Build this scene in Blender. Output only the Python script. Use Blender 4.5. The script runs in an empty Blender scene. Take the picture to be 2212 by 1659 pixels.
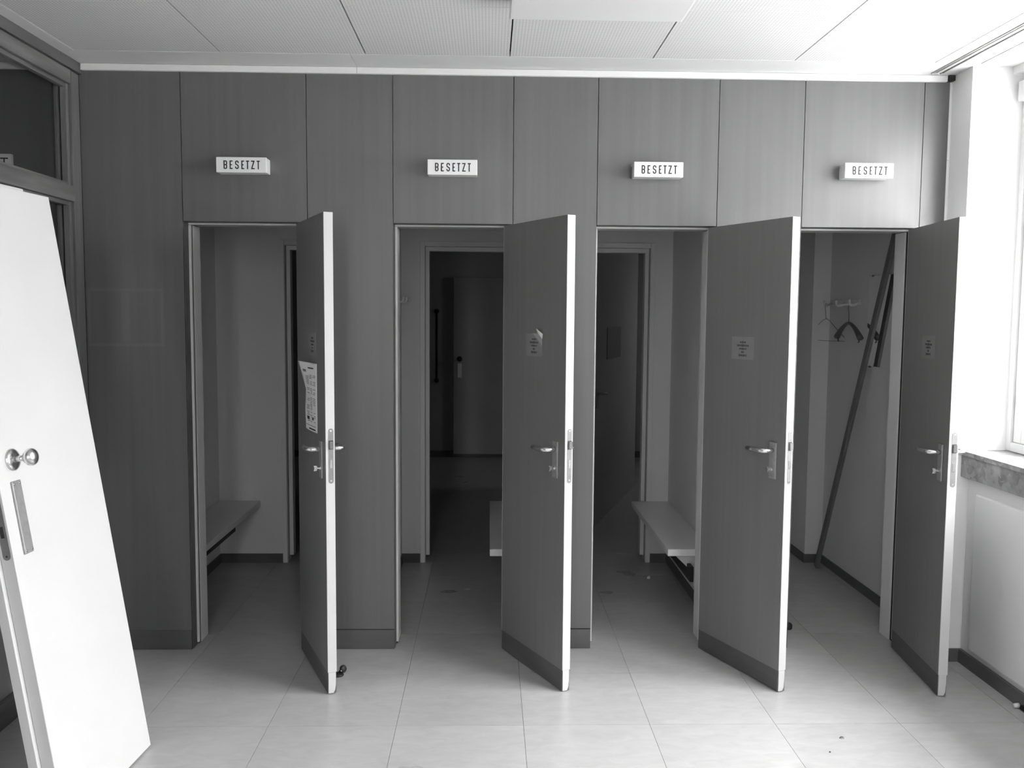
import bpy, bmesh, math, random
from mathutils import Vector, Matrix
R = math.radians
random.seed(7)
SC = bpy.context.scene
COL = SC.collection

# ------------------------------------------------------------------ camera
FPX, W, H = 1913.0, 2212.0, 1659.0
cam_d = bpy.data.cameras.new('camera')
cam_d.sensor_fit = 'HORIZONTAL'; cam_d.sensor_width = 36.0
cam_d.lens = 36.0 * FPX / W
cam_d.clip_start = 0.02; cam_d.clip_end = 200
cam = bpy.data.objects.new('camera', cam_d); COL.objects.link(cam)
yaw, pit, rol = R(1.49475), R(4.56352), R(0.40738)
fwd = Vector((math.sin(yaw)*math.cos(pit), math.cos(yaw)*math.cos(pit), -math.sin(pit)))
rt = Vector((math.cos(yaw), -math.sin(yaw), 0)); up = rt.cross(fwd)
r2 = rt*math.cos(rol) + up*math.sin(rol); u2 = up*math.cos(rol) - rt*math.sin(rol)
M = Matrix((r2, u2, -fwd)).transposed().to_4x4()
M.translation = Vector((0, -4.10154, 1.59259))
cam.matrix_world = M
SC.camera = cam

# ------------------------------------------------------------------ daylight and exposure
wd = bpy.data.worlds.new('overcast_sky'); SC.world = wd; wd.use_nodes = True
bgn = wd.node_tree.nodes['Background']
# CIE overcast sky: brightness rises from the horizon to three times that at the zenith
wnt = wd.node_tree
wtc = wnt.nodes.new('ShaderNodeTexCoord'); wsp = wnt.nodes.new('ShaderNodeSeparateXYZ')
wnt.links.new(wtc.outputs['Generated'], wsp.inputs[0])
wmx = wnt.nodes.new('ShaderNodeMath'); wmx.operation = 'MAXIMUM'; wmx.inputs[1].default_value = 0.0
wnt.links.new(wsp.outputs['Z'], wmx.inputs[0])
wma = wnt.nodes.new('ShaderNodeMath'); wma.operation = 'MULTIPLY_ADD'; wma.inputs[1].default_value = 2/3; wma.inputs[2].default_value = 1/3
wnt.links.new(wmx.outputs[0], wma.inputs[0]); wnt.links.new(wma.outputs[0], bgn.inputs['Color'])
bgn.inputs['Strength'].default_value = 46.0
SC.view_settings.view_transform = 'Standard'
SC.view_settings.look = 'None'
SC.view_settings.gamma = 1.0
SC.view_settings.use_curve_mapping = False
SC.view_settings.exposure = 0.0

WIN_X = 2.345                     # window plane on the right
WY = [-0.172, -1.33, -2.49]                 # window bays on the right
FW = [(-0.72, -0.24), (1.44, 1.88)]; FZ0, FZ1 = 0.9, 2.6   # two narrow windows added for brightness in the wall behind the viewpoint
pl = bpy.data.lights.new('window_portal', 'AREA'); pl.shape = 'RECTANGLE'
pl.size = 2.33; pl.size_y = 1.64
pl.cycles.is_portal = True
plo = bpy.data.objects.new('window_portal', pl); COL.objects.link(plo)
plo.location = (WIN_X + 0.07, (WY[0]+WY[-1])/2, 1.83)
plo.rotation_euler = (R(90), 0, R(90))
for fa, fb in FW:
    pl2 = bpy.data.lights.new('front_window_portal', 'AREA'); pl2.shape = 'RECTANGLE'
    pl2.size = fb-fa; pl2.size_y = FZ1-FZ0
    pl2.cycles.is_portal = True
    plo2 = bpy.data.objects.new('front_window_portal', pl2); COL.objects.link(plo2)
    plo2.location = ((fa+fb)/2, -5.4-0.12, (FZ0+FZ1)/2)
    plo2.rotation_euler = (R(90), 0, 0)

# ------------------------------------------------------------------ materials
MATS = {}
def mat(name, g, rough=0.5, spec=0.5, metal=0.0, noise=None, bump=None, alpha=None, coat=0.0):
    """grey procedural material; noise=(amount, (sx,sy,sz), detail), bump=(strength, scale)"""
    if name in MATS: return MATS[name]
    m = bpy.data.materials.new(name); m.use_nodes = True
    nt = m.node_tree; b = nt.nodes['Principled BSDF']
    b.inputs['Base Color'].default_value = (g, g, g, 1)
    b.inputs['Roughness'].default_value = rough
    b.inputs['Specular IOR Level'].default_value = spec
    b.inputs['Metallic'].default_value = metal
    b.inputs['Coat Weight'].default_value = coat
    tc = nt.nodes.new('ShaderNodeTexCoord')
    if noise:
        amt, sc, det = noise
        mp = nt.nodes.new('ShaderNodeMapping'); mp.inputs['Scale'].default_value = sc
        nz = nt.nodes.new('ShaderNodeTexNoise'); nz.inputs['Scale'].default_value = 1.0; nz.inputs['Detail'].default_value = det
        oi = nt.nodes.new('ShaderNodeObjectInfo')
        ad = nt.nodes.new('ShaderNodeVectorMath'); ad.operation = 'ADD'
        cb = nt.nodes.new('ShaderNodeCombineXYZ')
        mu = nt.nodes.new('ShaderNodeMath'); mu.operation = 'MULTIPLY'; mu.inputs[1].default_value = 37.0
        nt.links.new(oi.outputs['Random'], mu.inputs[0])
        for i in range(3): nt.links.new(mu.outputs[0], cb.inputs[i])
        nt.links.new(tc.outputs['Object'], mp.inputs['Vector'])
        nt.links.new(mp.outputs[0], ad.inputs[0]); nt.links.new(cb.outputs[0], ad.inputs[1])
        nt.links.new(ad.outputs[0], nz.inputs['Vector'])
        mr = nt.nodes.new('ShaderNodeMapRange')
        mr.inputs['From Min'].default_value = 0.25; mr.inputs['From Max'].default_value = 0.75
        mr.inputs['To Min'].default_value = g*(1-amt); mr.inputs['To Max'].default_value = g*(1+amt)
        nt.links.new(nz.outputs['Fac'], mr.inputs['Value'])
        nt.links.new(mr.outputs[0], b.inputs['Base Color'])
        m['fac'] = 1
    if bump:
        st, sc = bump
        nb = nt.nodes.new('ShaderNodeTexNoise'); nb.inputs['Scale'].default_value = sc; nb.inputs['Detail'].default_value = 3
        bp = nt.nodes.new('ShaderNodeBump'); bp.inputs['Strength'].default_value = st; bp.inputs['Distance'].default_value = 0.002
        nt.links.new(tc.outputs['Object'], nb.inputs['Vector'])
        nt.links.new(nb.outputs['Fac'], bp.inputs['Height']); nt.links.new(bp.outputs[0], b.inputs['Normal'])
    MATS[name] = m
    return m

def nodes_math(nt, op, a, b=None):
    n = nt.nodes.new('ShaderNodeMath'); n.operation = op
    for i, v in enumerate((a, b)):
        if v is None: continue
        if isinstance(v, (int, float)): n.inputs[i].default_value = v
        else: nt.links.new(v, n.inputs[i])
    return n.outputs[0]

VENEER = mat('wood_veneer', 0.107, 0.36, 0.7, noise=(0.085, (30, 30, 0.7), 5))
LEAFV = mat('door_veneer', 0.17, 0.42, 0.6, noise=(0.06, (30, 30, 0.7), 5))  # wall veneer with a paler base colour, lifting the shaded door faces
WHITE = mat('white_lacquer', 0.69, 0.35, 0.5, noise=(0.03, (3, 3, 3), 3))
EDGE = mat('white_door_edge', 0.57, 0.4, 0.5, noise=(0.04, (8, 8, 1.5), 4))
KICK = mat('dark_plinth', 0.095, 0.45, 0.4, noise=(0.15, (4, 4, 20), 4))
PAINT = mat('painted_plaster', 0.74, 0.7, 0.3, noise=(0.03, (2, 2, 2), 4), bump=(0.15, 140))
WALLW = mat('white_plaster', 0.80, 0.8, 0.2, noise=(0.03, (2, 2, 2), 4), bump=(0.25, 90))
CEILM = mat('ceiling_paint', 0.72, 0.7, 0.3, noise=(0.02, (2, 2, 2), 3))
BLACK = mat('black_rubber', 0.02, 0.5, 0.4, noise=(0.2, (20, 20, 20), 3))
GAP = mat('dark_gap', 0.03, 0.8, 0.2, noise=(0.1, (9, 9, 9), 2))
STEEL = mat('brushed_steel', 0.75, 0.27, 0.5, metal=1.0, noise=(0.06, (40, 40, 200), 3))
DULLST = mat('dull_steel', 0.34, 0.42, 0.5, metal=0.35, noise=(0.1, (60, 60, 60), 3))
LOCKST = mat('lock_plate_steel', 0.24, 0.45, 0.5, metal=0.3, noise=(0.08, (60, 60, 60), 3))
DARKST = mat('dark_steel', 0.2, 0.45, 0.5, metal=0.7, noise=(0.1, (60, 60, 60), 3))
OAK = mat('oak_frame', 0.135, 0.45, 0.5, noise=(0.45, (22, 2.2, 22), 5))
OAKV = mat('oak_frame_upright', 0.125, 0.45, 0.5, noise=(0.3, (30, 30, 1.6), 6))
PLANKM = mat('dark_batten_wood', 0.17, 0.6, 0.3, noise=(0.2, (30, 30, 3), 4))
BASEB = mat('dark_baseboard', 0.11, 0.45, 0.4, noise=(0.15, (5, 5, 5), 4))
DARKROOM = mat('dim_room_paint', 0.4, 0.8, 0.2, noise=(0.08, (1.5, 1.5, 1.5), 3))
PLAST = mat('white_plastic', 0.78, 0.35, 0.5, noise=(0.02, (5, 5, 5), 2))
PAPER = mat('paper', 0.74, 0.8, 0.2, noise=(0.03, (12, 12, 12), 3))
OLDPAPER = mat('yellowed_clear_film', 0.24, 0.5, 0.4, noise=(0.08, (25, 25, 25), 3))
TAPE = mat('peeled_film', 0.36, 0.35, 0.5, noise=(0.08, (60, 60, 60), 3))
INK = mat('print_ink', 0.035, 0.7, 0.2, noise=(0.2, (90, 90, 90), 2))
FADED = mat('faded_ink', 0.085, 0.7, 0.2, noise=(0.2, (200, 200, 200), 2))
SIGNINK = mat('sign_lettering', 0.03, 0.6, 0.2, noise=(0.1, (40, 40, 40), 2))
LAMPW = mat('opal_diffuser', 0.78, 0.45, 0.5, noise=(0.01, (2, 2, 2), 2))
BENCHM = mat('bench_laminate', 0.78, 0.35, 0.5, noise=(0.04, (3, 3, 3), 3))
GREYP = mat('grey_panel', 0.45, 0.5, 0.4, noise=(0.06, (3, 3, 3), 3))
RADP = mat('parapet_panel', 0.88, 0.45, 0.4, noise=(0.02, (2, 2, 2), 3))
DIRT = mat('floor_stain', 0.30, 0.6, 0.3, noise=(0.3, (40, 40, 40), 4))
HANGM = mat('dark_plastic_hanger', 0.11, 0.4, 0.5, noise=(0.1, (20, 20, 20), 2))
GROUNDM = mat('outdoor_ground', 0.5, 0.9, 0.1, noise=(0.1, (0.3, 0.3, 0.3), 3))

# floor: marbled linoleum tiles
def floor_mat():
    m = mat('linoleum_tile', 0.44, 0.33, 0.5); nt = m.node_tree; b = nt.nodes['Principled BSDF']
    geo = nt.nodes.new('ShaderNodeNewGeometry'); oi = nt.nodes.new('ShaderNodeObjectInfo')
    mp = nt.nodes.new('ShaderNodeMapping'); mp.inputs['Scale'].default_value = (7, 16, 1); mp.inputs['Location'].default_value = (3.3, 5.1, 0.4)
    nt.links.new(geo.outputs['Position'], mp.inputs['Vector'])
    n1 = nt.nodes.new('ShaderNodeTexNoise'); n1.inputs['Scale'].default_value = 1.6; n1.inputs['Detail'].default_value = 8; n1.inputs['Distortion'].default_value = 0.7
    nt.links.new(mp.outputs[0], n1.inputs['Vector'])
    n2 = nt.nodes.new('ShaderNodeTexNoise'); n2.inputs['Scale'].default_value = 1.3; n2.inputs['Detail'].default_value = 4
    nt.links.new(geo.outputs['Position'], n2.inputs['Vector'])
    a = nodes_math(nt, 'MULTIPLY', nodes_math(nt, 'SUBTRACT', n1.outputs['Fac'], 0.5), 0.15)
    c = nodes_math(nt, 'MULTIPLY', nodes_math(nt, 'SUBTRACT', n2.outputs['Fac'], 0.5), 0.10)
    d = nodes_math(nt, 'MULTIPLY', nodes_math(nt, 'SUBTRACT', oi.outputs['Random'], 0.5), 0.04)
    v = nodes_math(nt, 'ADD', nodes_math(nt, 'ADD', a, c), nodes_math(nt, 'ADD', d, 0.44))
    nt.links.new(v, b.inputs['Base Color'])
    r = nodes_math(nt, 'ADD', nodes_math(nt, 'MULTIPLY', n2.outputs['Fac'], 0.16), 0.22)
    nt.links.new(r, b.inputs['Roughness'])
    return m
FLOORM = floor_mat()

# perforated ceiling tiles
def perf_mat():
    m = mat('perforated_tile', 0.72, 0.7, 0.3); nt = m.node_tree; b = nt.nodes['Principled BSDF']
    tc = nt.nodes.new('ShaderNodeTexCoord'); sx = nt.nodes.new('ShaderNodeSeparateXYZ')
    nt.links.new(tc.outputs['Object'], sx.inputs[0])
    P = 0.0125
    def cell(o):
        f = nodes_math(nt, 'FRACT', nodes_math(nt, 'DIVIDE', o, P))
        d = nodes_math(nt, 'SUBTRACT', f, 0.5)
        return nodes_math(nt, 'MULTIPLY', d, d)
    rr = nodes_math(nt, 'ADD', cell(sx.outputs['X']), cell(sx.outputs['Y']))
    hole = nodes_math(nt, 'LESS_THAN', rr, 0.048)
    v = nodes_math(nt, 'SUBTRACT', 0.71, nodes_math(nt, 'MULTIPLY', hole, 0.27))
    nt.links.new(v, b.inputs['Base Color'])
    return m
PERF = perf_mat()

# marble-like cast stone for the sill
def marble_mat():
    m = mat('cast_stone_sill', 0.3, 0.4, 0.5); nt = m.node_tree; b = nt.nodes['Principled BSDF']
    tc = nt.nodes.new('ShaderNodeTexCoord')
    vo = nt.nodes.new('ShaderNodeTexVoronoi'); vo.inputs['Scale'].default_value = 26
    nz = nt.nodes.new('ShaderNodeTexNoise'); nz.inputs['Scale'].default_value = 14; nz.inputs['Detail'].default_value = 6
    ad = nt.nodes.new('ShaderNodeVectorMath'); ad.operation = 'MULTIPLY_ADD'
    nt.links.new(nz.outputs['Color'], ad.inputs[0]); ad.inputs[1].default_value = (0.12, 0.12, 0.12)
    nt.links.new(tc.outputs['Object'], ad.inputs[2]); nt.links.new(tc.outputs['Object'], nz.inputs['Vector'])
    nt.links.new(ad.outputs[0], vo.inputs['Vector'])
    sp = nt.nodes.new('ShaderNodeSeparateXYZ'); nt.links.new(vo.outputs['Color'], sp.inputs[0])
    v = nodes_math(nt, 'ADD', nodes_math(nt, 'MULTIPLY', sp.outputs['X'], 0.15), nodes_math(nt, 'MULTIPLY', nz.outputs['Fac'], 0.36))
    nt.links.new(v, b.inputs['Base Color'])
    return m
MARBLE = marble_mat()

# thin glazing: fresnel reflection over clear transmission
def glass_mat(name, tint):
    m = bpy.data.materials.new(name); m.use_nodes = True; nt = m.node_tree
    nt.nodes.clear()
    out = nt.nodes.new('ShaderNodeOutputMaterial'); mx = nt.nodes.new('ShaderNodeMixShader')
    tr = nt.nodes.new('ShaderNodeBsdfTransparent'); gl = nt.nodes.new('ShaderNodeBsdfGlossy')
    tc = nt.nodes.new('ShaderNodeTexCoord'); nz = nt.nodes.new('ShaderNodeTexNoise'); nz.inputs['Scale'].default_value = 1.5
    nt.links.new(tc.outputs['Object'], nz.inputs['Vector'])
    tr.inputs['Color'].default_value = (tint, tint, tint, 1)
    ro = nodes_math(nt, 'MULTIPLY', nz.outputs['Fac'], 0.03); nt.links.new(ro, gl.inputs['Roughness'])
    # Schlick reflectance, the same on both faces of the thin pane
    geo = nt.nodes.new('ShaderNodeNewGeometry'); dt = nt.nodes.new('ShaderNodeVectorMath'); dt.operation = 'DOT_PRODUCT'
    nt.links.new(geo.outputs['Normal'], dt.inputs[0]); nt.links.new(geo.outputs['Incoming'], dt.inputs[1])
    c = nodes_math(nt, 'SUBTRACT', 1.0, nodes_math(nt, 'ABSOLUTE', dt.outputs['Value']))
    fr = nodes_math(nt, 'ADD', 0.04, nodes_math(nt, 'MULTIPLY', nodes_math(nt, 'POWER', c, 5.0), 0.96))
    nt.links.new(fr, mx.inputs[0]); nt.links.new(tr.outputs[0], mx.inputs[1]); nt.links.new(gl.outputs[0], mx.inputs[2])
    nt.links.new(mx.outputs[0], out.inputs[0])
    return m
GLASS = glass_mat('window_glass', 0.95)
GLASSP = glass_mat('partition_glass', 0.93)
MIRROR = mat('mirror_glass', 0.9, 0.03, 0.5, metal=1.0, noise=(0.02, (3, 3, 3), 2))

# first wall panel: veneer with the paler outline a removed frame left behind
def ghost_mat():
    m = VENEER.copy(); m.name = 'wood_veneer_with_frame_mark'; nt = m.node_tree; b = nt.nodes['Principled BSDF']
    src = b.inputs['Base Color'].links[0].from_socket
    geo = nt.nodes.new('ShaderNodeNewGeometry'); sp = nt.nodes.new('ShaderNodeSeparateXYZ')
    nt.links.new(geo.outputs['Position'], sp.inputs[0])
    dx = nodes_math(nt, 'SUBTRACT', nodes_math(nt, 'ABSOLUTE', nodes_math(nt, 'SUBTRACT', sp.outputs['X'], -1.66)), 0.165)
    dz = nodes_math(nt, 'SUBTRACT', nodes_math(nt, 'ABSOLUTE', nodes_math(nt, 'SUBTRACT', sp.outputs['Z'], 1.562)), 0.125)
    d = nodes_math(nt, 'ABSOLUTE', nodes_math(nt, 'MAXIMUM', dx, dz))
    ring = nodes_math(nt, 'LESS_THAN', d, 0.007)
    bar = nodes_math(nt, 'MULTIPLY', nodes_math(nt, 'LESS_THAN', nodes_math(nt, 'ABSOLUTE', nodes_math(nt, 'SUBTRACT', sp.outputs['X'], -1.66)), 0.02),
                     nodes_math(nt, 'LESS_THAN', dz, -0.01))
    f = nodes_math(nt, 'ADD', nodes_math(nt, 'MULTIPLY', ring, 0.015), nodes_math(nt, 'MULTIPLY', bar, 0.013))
    v = nodes_math(nt, 'ADD', src, f)
    nt.links.new(v, b.inputs['Base Color'])
    return m
VENEER_GHOST = ghost_mat()

# ------------------------------------------------------------------ mesh helpers
def bx(bm, x0, x1, y0, y1, z0, z1):
    if x1 < x0: x0, x1 = x1, x0
    if y1 < y0: y0, y1 = y1, y0
    if z1 < z0: z0, z1 = z1, z0
    v = [bm.verts.new((x, y, z)) for z in (z0, z1) for y in (y0, y1) for x in (x0, x1)]
    for f in ((0, 2, 3, 1), (4, 5, 7, 6), (0, 1, 5, 4), (1, 3, 7, 5), (3, 2, 6, 7), (2, 0, 4, 6)):
        bm.faces.new([v[i] for i in f])
    return v
def B(*boxes):
    bm = bmesh.new()
    for b in boxes: bx(bm, *b)
    return bm
def bevel(bm, w, seg=2):
    bmesh.ops.bevel(bm, geom=list(bm.edges), offset=w, segments=seg, profile=0.5, affect='EDGES')
    return bm
def BB(w, *boxes):
    return bevel(B(*boxes), w)
def obj(name, bm, m, parent=None, smooth=False, loc=None, rot=None):
    me = bpy.data.meshes.new(name); bm.normal_update(); bm.to_mesh(me); bm.free()
    if smooth:
        for f in me.polygons: f.use_smooth = True
    me.materials.append(m)
    o = bpy.data.objects.new(name, me); COL.objects.link(o)
    if parent: o.parent = parent
    if loc: o.location = loc
    if rot: o.rotation_euler = rot
    return o
def tag(o, label, cat, group=None, kind=None):
    o['label'] = label; o['category'] = cat
    if group: o['group'] = group
    if kind: o['kind'] = kind
    return o
def empty(name, loc=(0, 0, 0), rotz=0.0):
    o = bpy.data.objects.new(name, None); COL.objects.link(o)
    o.location = loc; o.rotation_euler = (0, 0, rotz); o.empty_display_size = 0.05
    return o
def tube(bm, pts, rad, seg=10, flat=None):
    """swept tube; rad scalar or list; flat=(a,b) scales the two section axes"""
    pts = [Vector(p) for p in pts]; n = len(pts)
    rr = rad if isinstance(rad, (list, tuple)) else [rad]*n
    t0 = (pts[1]-pts[0]).normalized()
    ref = Vector((0, 0, 1)) if abs(t0.z) < 0.9 else Vector((0, 1, 0))
    a = t0.cross(ref).normalized(); rings = []
    for i in range(n):
        t = (pts[min(i+1, n-1)]-pts[max(i-1, 0)]).normalized()
        a = (a - t*a.dot(t)).normalized(); b = t.cross(a)
        fa, fb = flat if flat else (1, 1)
        rings.append([bm.verts.new(pts[i] + a*math.cos(k*2*math.pi/seg)*rr[i]*fa + b*math.sin(k*2*math.pi/seg)*rr[i]*fb) for k in range(seg)])
    for i in range(n-1):
        for k in range(seg):
            bm.faces.new((rings[i][k], rings[i][(k+1) % seg], rings[i+1][(k+1) % seg], rings[i+1][k]))
    bm.faces.new(list(reversed(rings[0]))); bm.faces.new(rings[-1])
    bmesh.ops.recalc_face_normals(bm, faces=list(bm.faces))
    return bm
def lathe(bm, prof, axis_m, seg=20):
    """prof: (r, h) pairs around local z, placed by matrix"""
    rings = []
    for r, h in prof:
        rings.append([bm.verts.new(axis_m @ Vector((r*math.cos(k*2*math.pi/seg), r*math.sin(k*2*math.pi/seg), h))) for k in range(seg)])
    for i in range(len(prof)-1):
        for k in range(seg):
            bm.faces.new((rings[i][k], rings[i][(k+1) % seg], rings[i+1][(k+1) % seg], rings[i+1][k]))
    bm.faces.new(list(reversed(rings[0]))); bm.faces.new(rings[-1])
    bmesh.ops.recalc_face_normals(bm, faces=list(bm.faces))
    return bm
def prism(bm, pts, d):
    """extrude polygon pts (3D list) by vector d"""
    d = Vector(d); a = [bm.verts.new(p) for p in pts]; b = [bm.verts.new(Vector(p)+d) for p in pts]
    n = len(pts)
    bm.faces.new(a); bm.faces.new(list(reversed(b)))
    for i in range(n): bm.faces.new((a[i], b[i], b[(i+1) % n], a[(i+1) % n]))
    bmesh.ops.recalc_face_normals(bm, faces=list(bm.faces))
    return bm

# ------------------------------------------------------------------ measurements
XL, XR = -1.84, 2.19              # partition face, parapet face
YB = -5.4                         # wall behind the camera
ZC, ZT = 2.69, 2.66               # ceiling, top of panelling
ZD = 2.0                          # door head
SEAM = [-1.392, -0.830, -0.441, 0.106, 0.491, 1.045, 1.439, 1.990]
PEND = 2.107                      # end of the panelling
YK = 1.47                         # rear wall of the cubicles
CX = [(-1.75, -1.70), (-0.60, -0.55), (0.26, 0.31), (1.15, 1.20)]   # cubicle partitions

# ------------------------------------------------------------------ floor
fl = obj('floor', B((-3.45, 2.45, YB-0.1, 0.2, -0.08, -0.003), (-3.45, 3.05, 0.2, 5.75, -0.08, -0.003)), GAP)
tag(fl, 'pale marbled linoleum tile floor of the room and cubicles', 'floor', kind='structure')
T = 0.49209; TX0, TY0 = -0.84356 - 4*T, -0.7839 - 12*T
for i in range(0, 11):
    for j in range(0, 18):
        x0, x1 = TX0 + i*T, TX0 + (i+1)*T; y0, y1 = TY0 + j*T, TY0 + (j+1)*T
        x0, x1 = max(x0, -3.4), min(x1, 2.19); y0, y1 = max(y0, YB), min(y1, 1.9)
        if x1-x0 < 0.02 or y1-y0 < 0.02: continue
        g = 0.0007
        bm = B((x0+g - (x0+x1)/2, x1-g - (x0+x1)/2, y0+g-(y0+y1)/2, y1-g-(y0+y1)/2, -0.003, 0.0))
        obj('floor_tile', bm, FLOORM, fl, loc=((x0+x1)/2, (y0+y1)/2, 0))
obj('rear_floor', B((-3.4, 3.0, 1.9, 5.65, -0.003, 0.0)), FLOORM, fl)

# ------------------------------------------------------------------ ceiling
ce = obj('ceiling', B((-3.45, 2.68, YB-0.1, 0.2, ZC+0.02, ZC+0.14), (-3.45, 3.05, 0.2, 5.75, ZC+0.02, ZC+0.14)), GAP)  # front slab runs past the window wall as an added eave trimming skylight
tag(ce, 'white suspended ceiling with square perforated tiles and plain border', 'ceiling', kind='structure')
CT = 0.6155; CX0 = -1.764; CY0 = -0.207; CTY = 0.607
for i in range(6):
    for j in range(8):
        x0 = CX0 + i*CT; y1 = CY0 - j*CTY; y0 = y1 - CTY
        gx = 0.0028
        bm = B((gx-CT/2, CT/2-gx, -CTY/2+0.0008, CTY/2-0.0008, 0, 0.012))
        o = obj('ceiling_tile', bm, PERF, ce, loc=(x0+CT/2, (y0+y1)/2, ZC))
obj('border_board', B((XL-0.03, -0.6, CY0, 0.03, ZC-0.001, ZC+0.02)), CEILM, ce)
obj('border_board', B((-0.598, 2.36, CY0, 0.03, ZC-0.001, ZC+0.02)), CEILM, ce)
obj('border_board', B((XL-0.03, CX0-0.001, YB, CY0-0.001, ZC-0.001, ZC+0.02)), CEILM, ce)
obj('border_board', B((CX0+6*CT+0.001, 2.128, YB, CY0-0.001, ZC-0.001, ZC+0.02)), CEILM, ce)
obj('border_board', B((2.132, 2.40, YB, CY0-0.001, ZC-0.003, ZC+0.02)), CEILM, ce)
obj('border_board', B((CX0, 2.0, YB, CY0-8*CTY-0.001, ZC, ZC+0.02)), CEILM, ce)
obj('corridor_board', B((-3.4, XL-0.1, YB, 0.0, ZC, ZC+0.02)), CEILM, ce)
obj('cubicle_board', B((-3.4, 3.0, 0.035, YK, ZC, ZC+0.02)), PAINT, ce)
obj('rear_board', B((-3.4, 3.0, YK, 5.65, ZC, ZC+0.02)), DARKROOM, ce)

tr = obj('trim_1', BB(0.002, (XL+0.015, -0.6005, -0.016, 0.022, ZT, ZC-0.002)), CEILM)
tag(tr, 'white cornice strip above the panelling beside the glazed partition', 'trim', kind='structure')
tr = obj('trim_2', BB(0.002, (-0.5995, 2.086, -0.016, 0.022, ZT, ZC-0.002)), CEILM)
tag(tr, 'long white cornice strip above the panelling towards the window', 'trim', kind='structure')
tr = obj('trim_3', BB(0.002, (-3.38, XL-0.11, -0.016, 0.022, ZT, ZC-0.002)), CEILM)
tag(tr, 'white cornice strip seen through the partition glass', 'trim', kind='structure')

# ------------------------------------------------------------------ panelled wall with the four doors
# backing studs fill the piers between the openings and above the heads
bk = bmesh.new()
piers = [(-3.4, SEAM[0]), (SEAM[1], SEAM[2]), (SEAM[3], SEAM[4]), (SEAM[5], SEAM[6]), (SEAM[7], 2.12)]
for a, b in piers: bx(bk, a, b, 0.018, 0.2, 0, ZC)
for k in range(4): bx(bk, SEAM[2*k], SEAM[2*k+1], 0.018, 0.2, ZD, ZC)
wb = obj('wall_back', bk, KICK)
tag(wb, 'dark wood panelled wall with four narrow door openings', 'wall', kind='structure')
G = 0.0016
def panel(x0, x1, z0, z1, m=VENEER, name='wall_panel'):
    o = obj(name, B((x0+G-(x0+x1)/2, x1-G-(x0+x1)/2, 0.0, 0.0175, z0-1.3, z1-1.3)), m, wb, loc=((x0+x1)/2, 0, 1.3))
    return o
panel(XL, SEAM[0], 0.095, ZT, VENEER_GHOST)
panel(SEAM[1], SEAM[2], 0.098, ZT)
panel(SEAM[3], SEAM[4], 0.100, ZT)
panel(SEAM[5], SEAM[6], 0.100, ZT)
panel(SEAM[7], PEND, 0.100, ZT)
for k in range(4): panel(SEAM[2*k], SEAM[2*k+1], ZD, ZT)
for a, b in ((-3.38, -2.55), (-2.55, -1.96)): panel(a, b, 0.095, ZT)
for a, b in ((XL, SEAM[0]), (SEAM[1], SEAM[2]), (SEAM[3], SEAM[4]), (SEAM[5], SEAM[6]), (SEAM[7], PEND), (-3.38, -1.96)):
    obj('plinth_board', B((a+0.002, b-0.002, 0.0012, 0.0175, 0.001, 0.094)), KICK, wb)
obj('end_strip', B((PEND, 2.1195, 0.004, 0.0175, 0.0, 2.31)), WALLW, wb)
obj('end_strip', B((PEND, 2.1195, 0.004, 0.0175, 2.312, ZC-0.028)), WALLW, wb)
blk = obj('corner_block', BB(0.0015, (2.088, 2.1185, -0.022, 0.0, ZC-0.026, ZC-0.0015)), BLACK)
tag(blk, 'small black block under the ceiling at the end of the cornice', 'block')

# door frames
DNAME = ['with the curled paper sheet', 'with the half peeled notice', 'with the intact faded notice', 'beside the window pier']
ORD = ['nearest the glazed partition', 'second from the glazed partition', 'third from the glazed partition', 'nearest the window']
def frame(k):
    a, b = SEAM[2*k], SEAM[2*k+1]
    f = empty('door_frame', (0, 0, 0))
    tag(f, 'white steel door frame, %s' % ORD[k], 'door frame', 'frames of the cubicle doors', 'structure')
    for s, x in ((1, a), (-1, b)):
        e = 0.001
        obj('edge_strip', BB(0.0012, (x+s*e, x+s*0.012, 0.066, 0.082, 0.012, ZD-0.011)), EDGE, f)
        obj('gasket', B((x+s*e, x+s*0.006, 0.0825, 0.1095, 0.0, ZD-0.010)), GAP, f)
        obj('jamb', BB(0.001, (x+s*e, x+s*(0.008 if s > 0 else 0.014), 0.11, 0.21, 0.0, ZD-0.010)), PAINT, f)
    obj('head_strip', BB(0.0012, (a+0.001, b-0.001, 0.066, 0.082, ZD-0.010, ZD-0.001)), EDGE, f)
    obj('head', BB(0.001, (a+0.001, b-0.001, 0.0825, 0.21, ZD-0.006, ZD-0.001)), GREYP, f)
for k in range(4): frame(k)

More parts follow.
